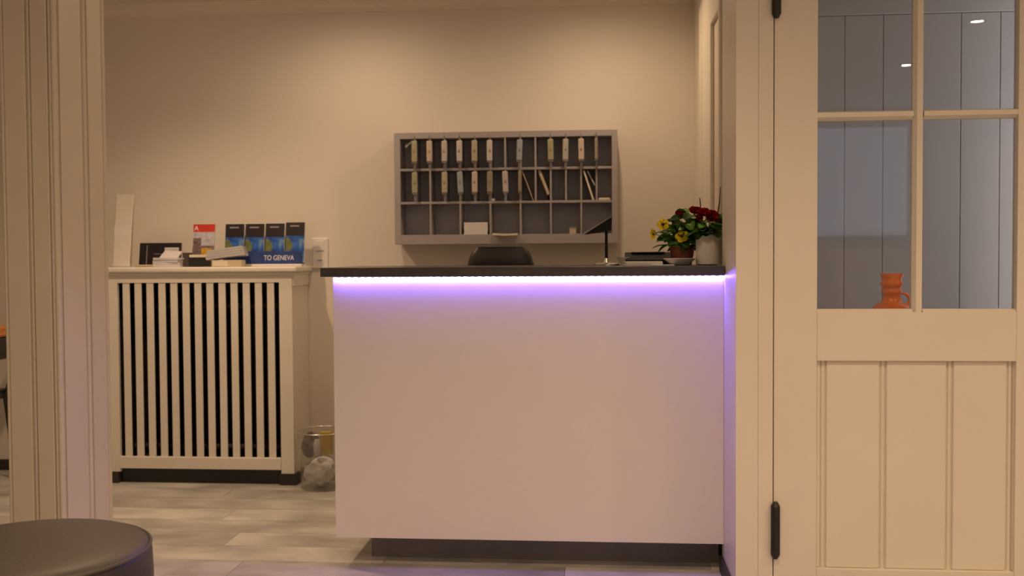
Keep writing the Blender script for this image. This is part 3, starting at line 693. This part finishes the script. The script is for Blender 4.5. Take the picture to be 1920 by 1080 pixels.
b = lathe(bmesh.new(), [(.034, .0003), (.0415, .004), (.0425, .112), (.0405, .114), (.039, .108)], 36, wp); obj('pot', b, 'paper_white', t, smooth=A30)
b = bmesh.new(); cyl(b, wp+Vector((0, 0, .095)), wp+Vector((0, 0, .107)), .039, n=24); obj('soil', b, 'soil', t)
leaves(t, (wp.x-.012, wp.y+.005, 0), .046, 44, ZC+.112, ZC+.165)
leaves(t, (wp.x-.065, wp.y+.04, 0), .035, 14, ZC+.15, ZC+.20)
base = wp+Vector((0, 0, .105))
for (px_, py_, yy, sz, fc) in ((1333, 408, 3.80, 1.35, (.1, -1, .35)), (1322, 402, 3.83, 1.1, (-.3, -.8, .6)), (1308, 400, 3.86, 1.1, (-.2, -.7, .8)), (1346, 411, 3.82, .9, (.6, -.7, .4)), (1277, 403, 3.85, 1.05, (-.4, -.8, .5)), (1269, 413, 3.86, 1.0, (-.5, -.9, .3)), (1300, 398, 3.86, 1.0, (0, -.8, .7)), (1311, 409, 3.84, .8, (0, -1, .3))):
    flower(t, P(px_, py_, Y=yy), fc, sz, PETR, 6, base, 2, .35, False)
for (xa, ya, xb, yb, yy) in ((1345, 405, 1351, 350, 3.85), (1313, 400, 1312, 371, 3.86)):
    obj('twig', tube(bmesh.new(), [base, P(xa, ya, Y=yy), P((xa+xb)/2+1, (ya+yb)/2, Y=yy), P(xb, yb, Y=yy)], [.003, .0028, .0024, .0018], 6), 'twig_brown', t)
p1 = P(1354, 404, Y=3.80)
for k in range(3): piece('leaf', LEAF, t, p1+Vector((-.008+.004*k, 0, -.012)), (1.2-.3*k, .3*k, 1.2*k-1.0), (.7, .7, .7))
obj('twig', tube(bmesh.new(), [base, P(1346, 432, Y=3.79), P(1352, 441, Y=3.785)], [.002, .0016, .001], 6), 'twig_brown', t)
# narrow clear glass behind the white pot
t = tag(obj('glass_cylinder', lathe(bmesh.new(), [(.017, .0003), (.018, .003), (.019, .105), (.0175, .105), (.0165, .005)], 24, (.452, 3.89, ZC), False), 'acrylic', None, smooth=A30), 'clear glass tumbler squeezed behind the tall white pot', 'glass')

# ------------------------------------------------------------------ waste basket
bc = Vector((-1.375, 4.93, 0))
t = thing('waste_basket', 'clear plastic waste basket on the floor between radiator cover and counter', 'basket', bc)
b = lathe(bmesh.new(), [(.006, .003), (.100, .003), (.106, .008), (.130, .285), (.1285, .285), (.1045, .010), (.006, .006)], 48, bc, False); obj('bin_body', b, 'acrylic', t, smooth=A30)
b = tube(bmesh.new(), [(bc.x+.131*math.cos(a), bc.y+.131*math.sin(a), .286) for a in [2*PI*k/48 for k in range(48)]], .0032, 8, True); obj('rim', b, 'chrome', t, smooth=True)
def crumple(name, label, c, r, sc, m, seed, cat='rubbish'):
    rnd = random.Random(seed); b = bmesh.new(); bmesh.ops.create_icosphere(b, subdivisions=3, radius=r)
    ph_ = [rnd.uniform(0, 6) for _ in range(6)]
    offs = [Vector((rnd.gauss(0, 1), rnd.gauss(0, 1), rnd.gauss(0, 1))).normalized() for _ in range(14)]
    for v in b.verts:
        d = v.co.normalized(); h = max(d.dot(o_) for o_ in offs); v.co *= .66+.32*h**3+.07*math.sin(9*d.x+7*d.z+ph_[0])*math.sin(8*d.y-6*d.x+ph_[1])+rnd.uniform(-.05, .05)
        v.co = Vector((v.co.x*sc[0], v.co.y*sc[1], v.co.z*sc[2]))+Vector(c)
    return tag(obj(name, b, m), label, cat)
crumple('crumpled_bag', 'crumpled grey-white plastic bag in the bottom of the waste basket', (bc.x, bc.y, .086), .094, (1.02, 1.02, .90), 'bag_grey', 3, 'bag')
crumple('crumpled_wrapper', 'dark brown crumpled wrapper at the left inside the waste basket', (bc.x-.055, bc.y-.02, .215), .060, (.85, .8, 1.15), 'trash_dark', 5)
o = box('yellow_packet', (bc.x-.010, bc.x+.052, bc.y-.012, bc.y+.012, .168, .282), 'trash_yellow', None, .006); tag(o, 'yellow packet standing up inside the waste basket', 'packet')
o = crumple('crumpled_paper', 'grey crumpled paper between wrapper and yellow packet in the basket', (bc.x-.005, bc.y-.072, .215), .030, (.7, .6, 1.7), 'paper_grey', 9, 'paper')

# ------------------------------------------------------------------ orange jug behind the door glass
vz = .8705; vc = Vector((.987, 3.515, vz))
t = thing('ceramic_jug', 'glossy orange ceramic jug with ribbed neck behind the door glass', 'jug', vc)
prof = [(.020, .0003), (.048, .001), (.058, .010), (.068, .040), (.0705, .066), (.067, .088), (.057, .103), (.042, .112), (.032, .118), (.0285, .130), (.0285, .142), (.0335, .147), (.0335, .153), (.0295, .159), (.0295, .166), (.0355, .172), (.0365, .181), (.0315, .189), (.0325, .196), (.037, .207), (.0375, .2125), (.0345, .2125), (.028, .200), (.026, .16)]
obj('jug_body', lathe(bmesh.new(), prof, 48, vc, False), 'orange_glaze', t, smooth=math.radians(60))
hp = [(vc.x+.026+.0, vc.y, vz+.146)]
for k in range(9):
    a = PI/2-k*PI*1.05/8; hp.append((vc.x+.036+.022*math.cos(a), vc.y, vz+.124+.022*math.sin(a)))
obj('handle', tube(bmesh.new(), hp, .005, 10), 'orange_glaze', t, smooth=A30)

# ------------------------------------------------------------------ black round stool in the foreground
sc_ = Vector((-1.362, 2.285, 0)); SZ = .474
t = thing('round_stool', 'round black leather stool with piped edge in the left foreground', 'stool', sc_)
b = lathe(bmesh.new(), [(.004, SZ), (.10, SZ-.0005), (.19, SZ-.002), (.24, SZ-.005), (.262, SZ-.009), (.274, SZ-.015), (.279, SZ-.020), (.279, SZ-.03)], 72, sc_); obj('cushion_top', b, 'stool_leather', t, smooth=math.radians(50))
b = tube(bmesh.new(), [(sc_.x+0.2815*math.cos(a), sc_.y+0.2815*math.sin(a), SZ-.021) for a in [2*PI*k/96 for k in range(96)]], .0042, 10, True); obj('piping', b, 'stool_leather', t, smooth=True)
b = lathe(bmesh.new(), [(.278, SZ-.024), (.285, SZ-.035), (.288, SZ-.09), (.286, .08), (.279, .045)], 72, sc_); obj('drum', b, 'black_leather', t, smooth=math.radians(50))
for k in range(4):
    a = PI/4+k*PI/2; b = bmesh.new(); cyl(b, (sc_.x+.17*math.cos(a), sc_.y+.17*math.sin(a), 0.0005), (sc_.x+.17*math.cos(a), sc_.y+.17*math.sin(a), .05), .018, .022, n=14); obj('foot', b, 'black_plastic', t)

# ------------------------------------------------------------------ wooden chair, mostly hidden behind the pillar
cy0 = 4.88
t = thing('wooden_chair', 'dark chair with an orange wood top rail, just showing left of the pillar', 'chair', (-3.28, cy0, 0))
box('seat', (-3.54, -3.10, cy0-.21, cy0+.21, .42, .47), 'black_leather', t, .015)
box('back_pad', (-3.022, -2.988, cy0-.20, cy0+.20, .645, .755), 'black_leather', t, .008)
box('top_rail', (-3.026, -2.984, cy0-.21, cy0+.21, .757, .815), 'wood_orange', t, .012)
for sy in (-1, 1):
    obj('leg', tube(bmesh.new(), [(-3.07, cy0+sy*.17, .0005), (-3.10, cy0+sy*.17, .43), (-3.012, cy0+sy*.17, .68)], .014, 8), 'black_plastic', t)
    obj('leg', tube(bmesh.new(), [(-3.47, cy0+sy*.17, .0005), (-3.45, cy0+sy*.17, .43)], .014, 8), 'black_plastic', t)
